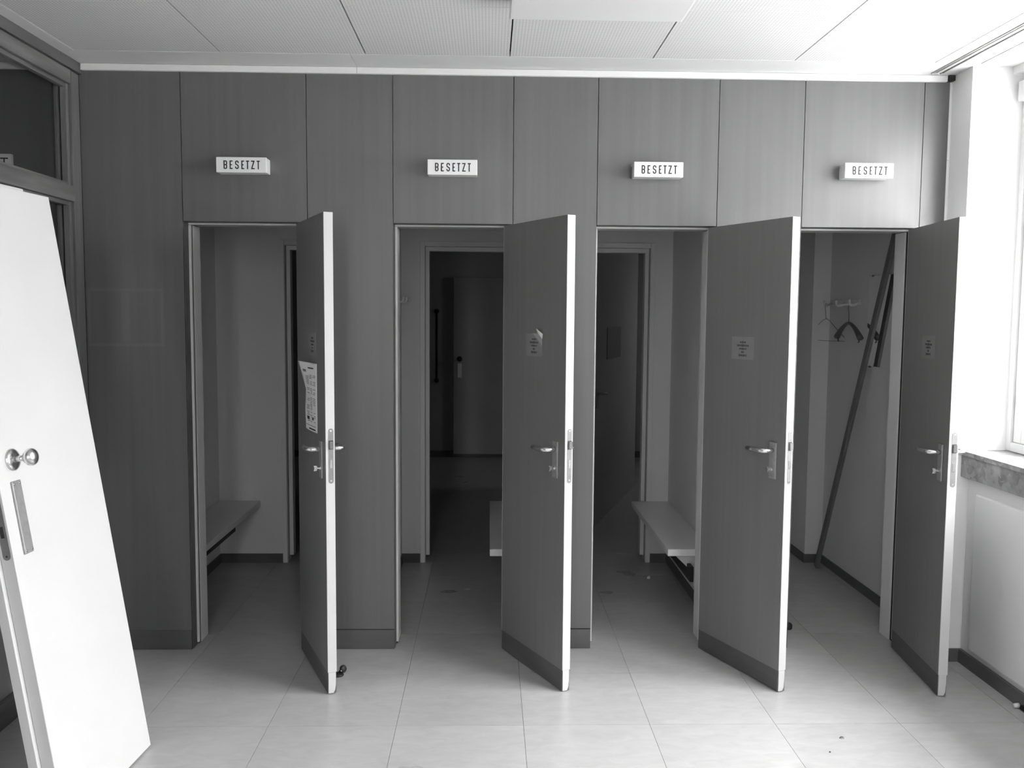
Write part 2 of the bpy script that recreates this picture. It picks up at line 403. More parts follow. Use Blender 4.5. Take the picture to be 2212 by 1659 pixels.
# ------------------------------------------------------------------ cubicle doors standing open
LW, LT = 0.5486, 0.0374
XH = [-0.8811, 0.0663, 1.0068, 1.9417]
AN = [66.739, 63.027, 66.148, 95.562]
Z0, Z1 = 0.004, 1.992
def lever(bm, side, z):
    # side -1: visible face (local y<0); +1: the other face
    y0 = 0.0 if side < 0 else LT
    sg = side
    s0 = 0.478
    pts = [(s0, y0+sg*0.004, z), (s0, y0+sg*0.03, z), (s0-0.002, y0+sg*0.044, z), (s0-0.012, y0+sg*0.053, z-0.0005), (s0-0.03, y0+sg*0.056, z-0.001), (s0-0.07, y0+sg*0.055, z-0.002), (s0-0.11, y0+sg*0.051, z-0.003)]
    tube(bm, pts, [0.0105, 0.0105, 0.0105, 0.0105, 0.0105, 0.010, 0.0095], 12)
    return bm
def rounded_plate(bm, s, z0, z1, wdt, y0, y1, seg=6, axis='y'):
    r = wdt/2; pts = []
    for i in range(seg+1):
        a = math.pi*i/seg; pts.append((s+r*math.cos(a), z1-r+r*math.sin(a)))
    for i in range(seg+1):
        a = math.pi + math.pi*i/seg; pts.append((s+r*math.cos(a), z0+r+r*math.sin(a)))
    if axis == 'y': prism(bm, [(p[0], y0, p[1]) for p in pts], (0, y1-y0, 0))
    else: prism(bm, [(y0, p[0], p[1]) for p in pts], (y1-y0, 0, 0))
    return bm
def door(k):
    a = R(AN[k])
    d = empty('door_%d' % (k+1), (XH[k], 0.0, 0), -a)
    tag(d, 'open dark veneer cubicle door %s' % DNAME[k], 'door', 'open cubicle doors', 'structure')
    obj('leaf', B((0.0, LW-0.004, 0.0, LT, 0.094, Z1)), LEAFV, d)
    obj('edge_strip', BB(0.0012, (LW-0.004, LW, 0.0, LT, 0.094, Z1)), EDGE, d)
    obj('edge_strip', BB(0.0012, (LW-0.006, LW-0.0015, 0.003, LT-0.003, Z0, 0.0935)), EDGE, d)
    obj('edge_strip', BB(0.0012, (-0.004, 0.0, 0.0, LT, 0.094, Z1)), EDGE, d)
    obj('kick_board', B((0.0, LW-0.006, 0.0008, LT-0.0008, Z0, 0.0935)), KICK, d)
    # scuffed lower corner
    sc = bmesh.new(); prism(sc, [(LW-0.0014, 0.024, Z0+0.0005), (LW-0.0014, LT-0.0032, Z0+0.0005), (LW-0.0014, LT-0.0032, 0.04+0.008*k), (LW-0.0014, 0.031, 0.018)], (0.0006, 0, 0))
    obj('scuff', sc, DARKST, d)
    # furniture on both faces
    for side in (-1, 1):
        y0, y1 = (-0.007, 0.0) if side < 0 else (LT, LT+0.007)
        hp = obj('handle_plate', BB(0.0018, (0.457, 0.498, y0, y1, 0.905, 1.06)), DULLST, d)
        obj('lever_handle', lever(bmesh.new(), side, 1.026), STEEL, d, smooth=True)
        bm = bmesh.new()
        ys = y0 if side < 0 else y1
        Mx = Matrix.Translation((0.477, ys, 0.946)) @ Matrix.Rotation(R(90) if side < 0 else R(-90), 4, 'X')
        if side < 0:
            lathe(bm, [(0.009, 0), (0.009, 0.004), (0.005, 0.006), (0.005, 0.016)], Mx, 14)
            o = obj('thumb_turn', bm, STEEL, d, smooth=False)
            w = bmesh.new()
            yy = ys-0.016
            prof = [(-0.011, 0.0), (-0.011, -0.012), (-0.004, -0.009), (0.004, -0.009), (0.011, -0.012), (0.011, 0.0), (0.004, 0.004), (-0.004, 0.004)]
            prism(w, [(0.475, yy+q, 0.946+z) for z, q in prof], (0.005, 0, 0))
            obj('grip', w, STEEL, o)
        else:
            lathe(bm, [(0.010, 0), (0.010, 0.003), (0.004, 0.0035)], Mx, 14)
            obj('coin_slot', bm, STEEL, d)
    # lock face plate in the edge
    lp = obj('lock_plate', rounded_plate(bmesh.new(), 0.0215, 0.891, 1.119, 0.0205, LW-0.0005, LW+0.0012, axis='x'), LOCKST, d)
    lt = bmesh.new(); prism(lt, [(LW+0.001, 0.013, 1.036), (LW+0.001, 0.030, 1.036), (LW+0.011, 0.030, 1.036), (LW+0.009, 0.016, 1.036)], (0, 0, 0.030))
    obj('latch', lt, DARKST, lp)
    obj('latch_slot', B((LW+0.0010, LW+0.0016, 0.0125, 0.0305, 1.033, 1.069)), BLACK, lp)
    obj('bolt', B((LW+0.0008, LW+0.0022, 0.017, 0.0262, 0.955, 0.99)), STEEL, lp)
    for z in (0.902, 1.108):
        bm = bmesh.new(); lathe(bm, [(0.0042, 0), (0.0042, 0.0006), (0.0018, 0.0009)], Matrix.Translation((LW+0.001, 0.0215, z)) @ Matrix.Rotation(R(90), 4, 'Y'), 10)
        obj('screw', bm, STEEL, lp)
    # hinges at the hung edge
    for z in (0.25, 1.72):
        bm = bmesh.new(); tube(bm, [(-0.002, LT+0.004, z-0.04), (-0.002, LT+0.004, z+0.04)], 0.007, 10)
        obj('hinge', bm, DULLST, d, smooth=False)
    return d
DOORS = [door(k) for k in range(4)]

# ------------------------------------------------------------------ notices on the doors (things held by the doors)
def leafpt(k, s, off, z):
    a = R(AN[k]); return Vector((XH[k] + math.cos(a)*s - math.sin(a)*off, -math.sin(a)*s - math.cos(a)*off, z))
WORDS = [(0.28, [3]), (0.52, [12]), (0.34, [8]), (0.14, [3]), (0.36, [9])]
def notice(k, s0, s1, z0, z1, label, skip=0, torn=False):
    a = R(AN[k]); n = empty('notice', (XH[k], 0, 0), -a); tag(n, label, 'notice', 'faded notices on the cubicle doors')
    obj('sheet', B((s0, s1, -0.0006, -0.0001, z0, z1)), OLDPAPER, n)
    bm = bmesh.new(); h = z1-z0; w = s1-s0; cx = (s0+s1)/2
    rnd = random.Random(11)
    for i, (wf, cnt) in enumerate(WORDS):
        zc = z1 - h*(0.24+0.145*i); L = w*wf; nlet = cnt[0]
        step = L/nlet
        for q in range(nlet):
            xa = cx-L/2+q*step
            hh = 0.0025 + 0.002*rnd.random() + (0.001 if i in (1, 4) else 0)
            bx(bm, xa+step*0.1, xa+step*(0.72+0.25*rnd.random()), -0.0010, -0.0006, zc-hh, zc+hh)
    obj('lettering', bm, FADED, n)
    if torn:
        bm = bmesh.new()
        prism(bm, [(cx-0.01, -0.0022, z1+0.002), (s1+0.002, -0.0022, z1+0.001), (s1+0.002, -0.0022, z1-0.048)], (0, 0.0008, 0))
        obj('peeled_film', bm, TAPE, n)
        bm = bmesh.new()
        f = [(s1-0.034, -0.002, z1+0.001), (s1-0.022, -0.018, z1+0.023), (s1+0.012, -0.006, z1+0.001), (s1+0.003, -0.003, z1-0.021)]
        prism(bm, f, (0.0008, 0.0008, 0)); obj('folded_corner', bm, PAPER, n)
    return n
notice(0, 0.246, 0.390, 1.408, 1.505, 'faded small notice above the curled paper sheet on a door')
notice(1, 0.215, 0.354, 1.407, 1.505, 'faded small notice with its corner peeled and folded forward', torn=True)
notice(2, 0.190, 0.337, 1.398, 1.497, 'intact faded square notice taped flat on a door')
notice(3, 0.221, 0.364, 1.411, 1.508, 'very faint faded notice on the door nearest the window')

a1 = R(AN[0])
pp = empty('paper_sheet', (XH[0], 0, 0), -a1)
tag(pp, 'white printed paper sheet taped to a door with one side curling away', 'paper sheet')
OFFZ = [(1.075, 0.006), (1.12, 0.007), (1.17, 0.009), (1.25, 0.0045), (1.30, 0.017), (1.34, 0.028), (1.375, 0.038)]
def offl(z):
    for (za, oa), (zb, ob) in zip(OFFZ, OFFZ[1:]):
        if z <= zb: return oa + (ob-oa)*(z-za)/(zb-za)
    return OFFZ[-1][1]
def sheetpt(u, z, e=0.0):
    o = offl(z)
    bul = 0.004*math.sin(math.pi*u)
    return Vector((0.402 - 0.207*u + 0.10*o*u*u, -0.0008 - bul - o*u**2.0 - e, z + 0.004*u*u*(1 if z > 1.2 else -0.2)))
bm = bmesh.new(); NU, NZ = 12, 24; grid = []
for j in range(NZ+1):
    z = 1.080 + 0.295*j/NZ
    grid.append([bm.verts.new(sheetpt(i/NU, z)) for i in range(NU+1)])
for j in range(NZ):
    for i in range(NU): bm.faces.new((grid[j][i], grid[j][i+1], grid[j+1][i+1], grid[j+1][i]))
sh = obj('sheet', bm, PAPER, pp, smooth=True)
md = sh.modifiers.new('thickness', 'SOLIDIFY'); md.thickness = 0.0003; md.offset = 0
bm = bmesh.new(); rnd = random.Random(4)
def strip(u0, u1, z, h):
    n = max(1, int((u1-u0)*14))
    for q in range(n):
        ua, ub = u0+(u1-u0)*q/n, u0+(u1-u0)*(q+1)/n
        vs = [bm.verts.new(sheetpt(ua, z-h, 0.0012)), bm.verts.new(sheetpt(ub, z-h, 0.0012)), bm.verts.new(sheetpt(ub, z+h, 0.0012)), bm.verts.new(sheetpt(ua, z+h, 0.0012))]
        bm.faces.new(vs)
strip(0.22, 0.55, 1.352, 0.0026)
for z in (1.333, 1.337, 1.341): strip(0.68, 0.86, z, 0.0012)
z = 1.328
for row in range(34):
    z -= 0.0068
    if row in (7, 12, 26): z -= 0.005; continue
    if z < 1.118: break
    for (c0, c1) in ((0.1, 0.3), (0.34, 0.52), (0.55, 0.82)):
        if rnd.random() < 0.82: strip(c0+0.02*rnd.random(), c1-0.08*rnd.random(), z, 0.0010)
strip(0.58, 0.78, 1.134, 0.006); strip(0.25, 0.36, 1.136, 0.006)
strip(0.1, 0.9, 1.104, 0.0010); strip(0.12, 0.62, 1.090, 0.003)
obj('print', bm, INK, pp)['kind'] = 'stuff'

# ------------------------------------------------------------------ BESETZT light boxes
def ribbon(bm, pts, w, y0, y1, closed=False):
    """flat stroke of width w through 2D points (x,z), mitred, extruded y0..y1"""
    P = [Vector((p[0], p[1])) for p in pts]; n = len(P); L = []; Rr = []
    for i in range(n):
        if closed: pa, pb = P[i-1], P[(i+1) % n]
        else: pa, pb = P[max(i-1, 0)], P[min(i+1, n-1)]
        d1 = (P[i]-pa); d2 = (pb-P[i])
        if d1.length < 1e-9: d1 = d2
        if d2.length < 1e-9: d2 = d1
        d1.normalize(); d2.normalize(); t = (d1+d2).normalized(); nn = Vector((-t.y, t.x))
        m = w/2/max(0.45, nn.dot(Vector((-d1.y, d1.x))))
        L.append(P[i]+nn*m); Rr.append(P[i]-nn*m)
    V = [[bm.verts.new((q[i].x, y, q[i].y)) for i in range(n)] for q in (L, Rr) for y in (y0, y1)]
    for i in range(n if closed else n-1):
        j = (i+1) % n
        bm.faces.new((V[0][i], V[0][j], V[2][j], V[2][i])); bm.faces.new((V[1][i], V[3][i], V[3][j], V[1][j]))
        bm.faces.new((V[0][i], V[1][i], V[1][j], V[0][j])); bm.faces.new((V[2][i], V[2][j], V[3][j], V[3][i]))
    if not closed:
        for i in (0, n-1): bm.faces.new((V[0][i], V[2][i], V[3][i], V[1][i]))
    bmesh.ops.recalc_face_normals(bm, faces=list(bm.faces))
def arc(cx, cz, r, a0, a1, n=6, rz=None):
    rz = rz or r
    return [(cx+r*math.cos(R(a0+(a1-a0)*i/n)), cz+rz*math.sin(R(a0+(a1-a0)*i/n))) for i in range(n+1)]
def letter(bm, ch, x, z, w, h, st, y0, y1):
    s = st/2; l, r, b, t = x+s, x+w-s, z+s, z+h-s; m = z+h/2
    if ch == 'E':
        ribbon(bm, [(r+s, t), (l, t), (l, b), (r+s, b)], st, y0, y1); ribbon(bm, [(l, m), (r, m)], st*0.9, y0-0.00005, y1)
    elif ch == 'T':
        ribbon(bm, [(x, t), (x+w, t)], st, y0, y1); ribbon(bm, [((x+w/2), t), ((x+w/2), z)], st, y0-0.00005, y1)
    elif ch == 'Z':
        ribbon(bm, [(x, t), (r-s*0.2, t), (l+s*0.2, b), (x+w, b)], st, y0, y1)
    elif ch == 'B':
        rr = w*0.34
        ribbon(bm, [(l, b), (l, t)] + arc(r-rr, t-rr, rr, 90, 0, 5) + arc(r-rr, m+rr, rr, 0, -90, 5) + [(l, m)], st, y0, y1)
        ribbon(bm, [(l, m)] + arc(r-rr, m-rr, rr, 90, 0, 5) + arc(r-rr, b+rr, rr, 0, -90, 5) + [(l, b)], st, y0-0.00005, y1)
    elif ch == 'S':
        rr = (r-l)/2; cx = (l+r)/2
        p = [(r, t-rr-h*0.09)] + arc(cx, t-rr, rr, 0, 180, 9) + [(l, t-rr-h*0.10), (l+0.15*rr, m+h*0.07), (r-0.15*rr, m-h*0.07), (r, b+rr+h*0.10)] + arc(cx, b+rr, rr, 0, -180, 9) + [(l, b+rr+h*0.09)]
        ribbon(bm, p, st, y0, y1)
LET = [('B', 218, 102), ('E', 392, 83), ('S', 550, 105), ('E', 730, 80), ('T', 865, 90), ('Z', 1010, 105), ('T', 1173, 92)]
KZ = 0.221/1450.0
def sign(x0, z0, label):
    sg = empty('light_box_sign', (x0, 0, z0)); tag(sg, label, 'sign', 'BESETZT light boxes over the cubicle doors')
    wd_, hg, dp = 0.221, 0.066, 0.072
    obj('housing', BB(0.002, (0.0, wd_, -dp+0.012, 0.0, 0.0, hg)), PLAST, sg)
    obj('front_cover', BB(0.003, (-0.001, wd_+0.001, -dp, -dp+0.0125, -0.001, hg+0.001)), PLAST, sg)
    obj('cable_gland', BB(0.001, (-0.004, 0.001, -0.02, -0.004, hg-0.012, hg-0.004)), GREYP, sg)
    bm = bmesh.new()
    for ch, xo, w in LET: letter(bm, ch, xo*KZ, hg-0.0145-0.0375, w*KZ, 0.0375, 0.0048, -dp-0.0007, -dp+0.0005)
    obj('lettering', bm, SIGNINK, sg)
SIGNX = [-1.216, -0.279, 0.648, 1.606]
for k, x in enumerate(SIGNX):
    sign(x, 2.209 + (0.006 if k == 3 else 0), ['white BESETZT light box over the door with the curled paper sheet', 'white BESETZT light box over the door with the peeled notice',
         'white BESETZT light box over the door with the intact notice', 'white BESETZT light box over the door beside the window'][k])
bs = empty('lettered_sign', (-2.475, 0, 2.188)); tag(bs, 'large flat BESETZT sign seen dimly through the partition glass', 'sign')
obj('board', BB(0.0015, (0, 0.335, -0.02, 0.0, 0.0, 0.099)), PLAST, bs)
bm = bmesh.new()
for i, ch in enumerate('BESETZT'): letter(bm, ch, 0.014+0.0455*i, 0.030, 0.034, 0.052, 0.006, -0.0206, -0.0195)
obj('lettering', bm, SIGNINK, bs)

# ------------------------------------------------------------------ cubicles behind the doors
def wall(name, bm, m, label, cat='wall'):
    return tag(obj(name, bm, m), label, cat, kind='structure')
wall('wall_cubicle_left', B((-1.78, -1.70, 0.2, YK, 0, ZC)), PAINT, 'grey painted outer side wall of the cubicle nearest the partition')
for nm, (a, b), lab in zip(('wall_cubicle_first', 'wall_cubicle_second', 'wall_cubicle_third'), CX[1:],
        ('thin painted wall between first and second cubicle', 'thin painted wall between second and third cubicle', 'thin painted wall behind the bench of the third cubicle')):
    wall(nm, B((a, b, 0.2, YK if a < 1.1 else 1.86, 0, ZC)), PAINT, lab)
wall('wall_cubicle_right', B((2.155, 2.30, 0.2, 2.4, 0, ZC)), PAINT, 'painted side wall carrying the mirror and hook rail')
wall('wall_cubicle_end', B((1.20, 2.045, 1.78, 1.86, 0, ZC)), PAINT, 'painted end wall of the last cubicle seen in the mirror')
wall('wall_cubicle_pier', B((2.045, 2.155, YK, 2.4, 0, ZC)), PAINT, 'painted pier in the rear corner of the last cubicle')
wall('baseboard_cubicle', B((2.147, 2.155, 0.21, YK-0.008, 0, 0.055), (2.037, 2.155, YK-0.008, YK, 0, 0.055), (2.037, 2.045, YK, 1.779, 0, 0.055)), BASEB, 'dark baseboard under the mirror in the last cubicle', 'baseboard')
# rear wall with door openings
OPEN = [(-1.275, -0.67), (-0.404, 0.20), (0.39, 1.010)]
rw = bmesh.new(); xs = -1.78
for a, b in OPEN:
    bx(rw, xs, a, YK, YK+0.1, 0, ZC); bx(rw, a, b, YK, YK+0.1, 2.005, ZC); xs = b
bx(rw, xs, 1.15, YK, YK+0.1, 0, ZC)
wr = wall('wall_cubicle_rear', rw, PAINT, 'painted rear wall of the cubicles with dark doorways')
for (a, b) in ((-1.70, -1.305), (-0.55, -0.435), (1.041, 1.15)):
    obj('baseboard', B((a, b, YK-0.008, YK-0.0003, 0.0, 0.058)), BASEB, wr)
REARN = ['white steel frame of the rear doorway in the cubicle with the dark bench', 'white steel frame of the rear doorway facing the far door', 'white steel frame of the rear doorway behind the pale bench']
for k, (a, b) in enumerate(OPEN):
    f = empty('doorway_frame', (0, 0, 0)); tag(f, REARN[k], 'door frame', 'rear doorway frames', 'structure')
    for s, x in ((-1, a), (1, b)):
        obj('casing', BB(0.002, (x, x+s*0.029, YK-0.009, YK-0.0003, 0.0, 2.035)), PAINT, f)
        obj('stop', BB(0.001, (x, x-s*0.026, YK+0.05, YK+0.112, 0.035, 1.979)), PAINT, f)
        obj('lining', B((x, x-s*0.003, YK, YK+0.05, 0.0, 2.004)), GREYP, f)
    obj('head_casing', BB(0.002, (a+0.0005, b-0.0005, YK-0.009, YK-0.0003, 2.005, 2.035)), PAINT, f)
    obj('head_stop', BB(0.001, (a+0.0005, b-0.0005, YK+0.05, YK+0.112, 1.979, 2.0045)), PAINT, f)
# side baseboards and dark wall rails beneath the benches
wall('baseboard_third', B((1.142, 1.1497, 0.21, YK-0.01, 0, 0.058)), BASEB, 'dark baseboard below the pale bench of the third cubicle', 'baseboard')
wall('baseboard_first', B((-1.6997, -1.692, 0.21, YK-0.01, 0, 0.058)), BASEB, 'dark baseboard below the bench of the first cubicle', 'baseboard')
wall('baseboard_second', B((-0.5497, -0.542, 0.21, YK-0.01, 0, 0.058)), BASEB, 'dark baseboard below the hooks of the second cubicle', 'baseboard')

def bench(x0, x1, wallside, label):
    b = empty('bench', (x0, 0.0, 0)); tag(b, label, 'bench', 'cubicle benches')
    y0, y1 = 0.305, YK-0.004; w = x1-x0; zt = 0.40
    obj('seat', BB(0.003, (0, w, y0, y1, zt-0.036, zt)), BENCHM, b)
    wx = w-0.022 if wallside > 0 else 0.0
    obj('wall_batten', BB(0.002, (wx, wx+0.022, y0+0.05, y1, zt-0.075, zt-0.036)), PAINT, b)
    rx = w-0.10 if wallside > 0 else 0.08
    obj('lower_rail', BB(0.002, (rx, rx+0.02, y0+0.08, y1-0.01, 0.205, 0.285)), BLACK, b)
    for yy in (y0+0.15, y1-0.12):
        bm = bmesh.new()
        pts = [(wx+0.011 - wallside*0.011, yy, zt-0.036), (wx+0.011 - wallside*0.18, yy, zt-0.036), (wx+0.011 - wallside*0.18, yy, zt-0.046), (wx+0.011-wallside*0.011, yy, zt-0.21)]
        prism(bm, pts, (0, 0.02, 0)); obj('bracket', bm, PAINT, b)
bench(-1.6985, -1.442, -1, 'long wall bench in dim cubicle beside the glazed partition')
bench(0.008, 0.2585, 1, 'wall bench mostly hidden by the door with the peeled notice')
bench(0.915, 1.1485, 1, 'pale wall bench in the cubicle with the intact notice door')

# hook rails
def hook_rail(x, y0, y1, z, s, label):
    h = empty('hook_rail', (x, y0, z)); tag(h, label, 'hook rail', 'cubicle hook rails')
    L = y1-y0
    obj('back_plate', BB(0.002, (0, s*0.006, -0.01, L+0.01, -0.004, 0.028)), PLAST, h)
    for f in (0.02, 0.5, 0.98):
        bm = bmesh.new(); yy = L*f
        tube(bm, [(s*0.004, yy, 0.008), (s*0.03, yy, -0.006), (s*0.046, yy, -0.006), (s*0.056, yy, 0.004), (s*0.058, yy, 0.026)], [0.009, 0.009, 0.009, 0.008, 0.008], 10)
        obj('hook', bm, PLAST, h, smooth=True)
    bm = bmesh.new(); tube(bm, [(s*0.05, 0.0, -0.002), (s*0.05, L, -0.002)], 0.006, 8); obj('front_bar', bm, PLAST, h, smooth=True)
hook_rail(2.1548, 1.02, 1.43, 1.66, -1, 'pale hook rail with two hangers on the cubicle wall beside the mirror')
hook_rail(-0.5498, 0.98, 1.40, 1.66, 1, 'pale hook rail just visible in the cubicle with the far door')

# coat hangers on the rail
def plastic_hanger(loc, rz):
    h = empty('coat_hanger', loc, rz); tag(h, 'dark plastic shaped coat hanger hanging on the hook rail', 'coat hanger')
    bm = bmesh.new()
    hk = [(0, 0.012*math.cos(R(t)), 0.0+0.012*math.sin(R(t))) for t in range(-10, 200, 20)]
    hk = hk[::-1]; pts = [(p[0], p[1]+0.0, p[2]) for p in hk] + [(0, 0.010, -0.02), (0, 0.003, -0.045), (0, 0.0, -0.105)]
    tube(bm, pts, 0.0022, 8); obj('hook', bm, DARKST, h, smooth=True)
    bm = bmesh.new(); pts = []; rr = []
    for i in range(21):
        u = -1+i/10.0
        pts.append((0, 0.185*u, -0.105-0.085*abs(u)**1.7)); rr.append(0.0085+0.007*abs(u)**2)
    tube(bm, pts, rr, 10, flat=(1.25, 1.0)); obj('shoulder', bm, HANGM, h, smooth=True)
    for u in (-1, 1):
        bm = bmesh.new(); tube(bm, [(0, 0.168*u, -0.19), (0, 0.165*u, -0.212), (0, 0.157*u, -0.214)], 0.004, 8); obj('notch', bm, HANGM, h, smooth=True)
plastic_hanger((2.1048, 1.045, 1.6548), R(-2))
def wire_hanger(loc, rz):
    h = tag(empty('wire_hanger', loc, rz), 'thin wire coat hanger hanging on the hook rail', 'coat hanger')
    bm = bmesh.new()
    hk = [(0, 0.012*math.cos(R(t)), 0.012*math.sin(R(t))) for t in range(200, -20, -20)]
    tube(bm, hk + [(0, 0.008, -0.03), (0, 0.0, -0.08)], 0.0016, 6); obj('hook', bm, DARKST, h, smooth=True)
    bm = bmesh.new()
    tube(bm, [(0, 0.0, -0.078), (0, -0.03, -0.09), (0, -0.19, -0.20), (0, -0.20, -0.212), (0, -0.19, -0.218), (0, 0.19, -0.218), (0, 0.20, -0.212), (0, 0.19, -0.20), (0, 0.03, -0.09), (0, 0.0, -0.082)], 0.0016, 6)
    obj('wire_frame', bm, DARKST, h, smooth=True)
wire_hanger((2.1048, 1.40, 1.6540), R(16))

# mirror
mr_ = empty('mirror', (2.1548, 0.50, 1.31)); tag(mr_, 'frameless upright mirror on the cubicle wall behind the leaning batten', 'mirror')
obj('glass', B((-0.006, 0.0, 0, 0.39, 0, 0.505)), MIRROR, mr_)
for yy, zz in ((0.05, 0.505), (0.34, 0.505), (0.05, -0.004), (0.34, -0.004)):
    obj('clip', BB(0.0008, (-0.009, 0.0, yy-0.008, yy+0.008, zz-0.004, zz+0.006)), DARKST, mr_)

# leaning batten
pb, pt = Vector((2.080, 1.352, 0.004)), Vector((2.1375, 0.435, 2.30))
dv = (pt-pb).normalized(); wv = Vector((0, 1, 0)).cross(dv); wv = dv.cross(Vector((1, 0, 0))).normalized(); tv = dv.cross(wv).normalized()
bm = bmesh.new()
q = [pb + wv*a*0.0225 + tv*b*0.009 for a, b in ((-1, -1), (1, -1), (1, 1), (-1, 1))]
prism(bm, q, pt-pb); bevel(bm, 0.002, 1)
bt = obj('batten', bm, PLANKM); tag(bt, 'long dark wooden batten leaning in the cubicle with the mirror', 'batten')

# ------------------------------------------------------------------ dim room behind
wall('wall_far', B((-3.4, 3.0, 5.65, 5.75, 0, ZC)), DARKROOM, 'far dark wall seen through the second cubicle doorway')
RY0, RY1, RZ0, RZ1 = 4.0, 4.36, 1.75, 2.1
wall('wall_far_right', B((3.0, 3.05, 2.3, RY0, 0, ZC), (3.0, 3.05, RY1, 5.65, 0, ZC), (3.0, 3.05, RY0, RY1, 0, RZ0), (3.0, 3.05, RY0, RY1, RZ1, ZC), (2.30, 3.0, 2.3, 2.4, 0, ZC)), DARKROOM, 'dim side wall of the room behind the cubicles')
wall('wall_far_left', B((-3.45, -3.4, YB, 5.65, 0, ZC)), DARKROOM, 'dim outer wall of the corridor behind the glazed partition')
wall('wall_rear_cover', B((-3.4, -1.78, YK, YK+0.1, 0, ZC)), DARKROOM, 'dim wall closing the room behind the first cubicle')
rwn = empty('window_9'); tag(rwn, 'small side window of the dim room behind the cubicles', 'window', kind='structure')  # unseen window, added only to brighten the rear room
for bb in ((3.005, 3.045, RY0, RY0+0.04, RZ0, RZ1), (3.005, 3.045, RY1-0.04, RY1, RZ0, RZ1), (3.005, 3.045, RY0+0.0405, RY1-0.0405, RZ0, RZ0+0.04), (3.005, 3.045, RY0+0.0405, RY1-0.0405, RZ1-0.04, RZ1)):
    obj('frame_bar', BB(0.003, bb), WHITE, rwn)
obj('pane', B((3.023, 3.027, RY0+0.0405, RY1-0.0405, RZ0+0.0405, RZ1-0.0405)), GLASS, rwn)
pl3 = bpy.data.lights.new('rear_window_portal', 'AREA'); pl3.shape = 'RECTANGLE'; pl3.size = RY1-RY0; pl3.size_y = RZ1-RZ0; pl3.cycles.is_portal = True
plo3 = bpy.data.objects.new('rear_window_portal', pl3); COL.objects.link(plo3)
plo3.location = (3.055, (RY0+RY1)/2, (RZ0+RZ1)/2); plo3.rotation_euler = (R(90), 0, R(90))
wall('baseboard_far', B((-3.4, 3.0, 5.635, 5.65, 0, 0.07)), BASEB, 'dark baseboard along the far wall', 'baseboard')
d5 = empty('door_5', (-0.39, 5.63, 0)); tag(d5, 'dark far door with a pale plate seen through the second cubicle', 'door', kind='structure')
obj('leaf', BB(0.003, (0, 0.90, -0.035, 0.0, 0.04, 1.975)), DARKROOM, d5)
obj('pull_plate', BB(0.001, (0.045, 0.09, -0.040, -0.035, 0.885, 1.042)), PLAST, d5)
bm = bmesh.new(); lathe(bm, [(0.02, 0), (0.02, 0.02), (0.03, 0.03), (0.026, 0.05)], Matrix.Translation((0.068, -0.035, 1.092)) @ Matrix.Rotation(R(90), 4, 'X'), 14)
obj('knob', bm, BLACK, d5, smooth=True)
gb = empty('pull_bar', (-0.575, 5.648, 0.85)); tag(gb, 'long dark upright bar on the far wall beside the far door', 'bar')
bm = bmesh.new(); tube(bm, [(0, -0.05, 0.0), (0, -0.05, 0.76)], 0.013, 10); obj('bar', bm, BLACK, gb, smooth=True)
for z in (0.0, 0.76):
    bm = bmesh.new(); lathe(bm, [(0.026, 0), (0.026, 0.02), (0.016, 0.03), (0.016, 0.06)], Matrix.Translation((0, -0.001, z)) @ Matrix.Rotation(R(90), 4, 'X'), 12); obj('mount', bm, BLACK, gb, smooth=True)
# door standing ajar in the room behind the third cubicle
dirx, diry = 0.235/0.6987, 0.658/0.6987
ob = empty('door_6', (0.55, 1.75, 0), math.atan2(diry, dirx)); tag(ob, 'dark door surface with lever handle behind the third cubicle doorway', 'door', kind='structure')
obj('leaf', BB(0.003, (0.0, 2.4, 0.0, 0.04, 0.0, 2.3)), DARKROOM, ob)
s_h = 0.75
obj('handle_plate', BB(0.002, (s_h-0.02, s_h+0.02, -0.008, 0.0, 0.895, 1.045)), DULLST, ob)
bm = bmesh.new(); tube(bm, [(s_h, -0.004, 1.0), (s_h, -0.045, 1.0), (s_h+0.015, -0.055, 1.0), (s_h+0.13, -0.052, 0.995)], 0.009, 10); obj('lever_handle', bm, DULLST, ob, smooth=True)
obj('sign_plate', BB(0.002, (1.09, 1.62, -0.006, 0.0, 1.24, 1.49)), mat('grey_sign', 0.22, 0.6, 0.3, noise=(0.05, (5, 5, 5), 2)), ob)

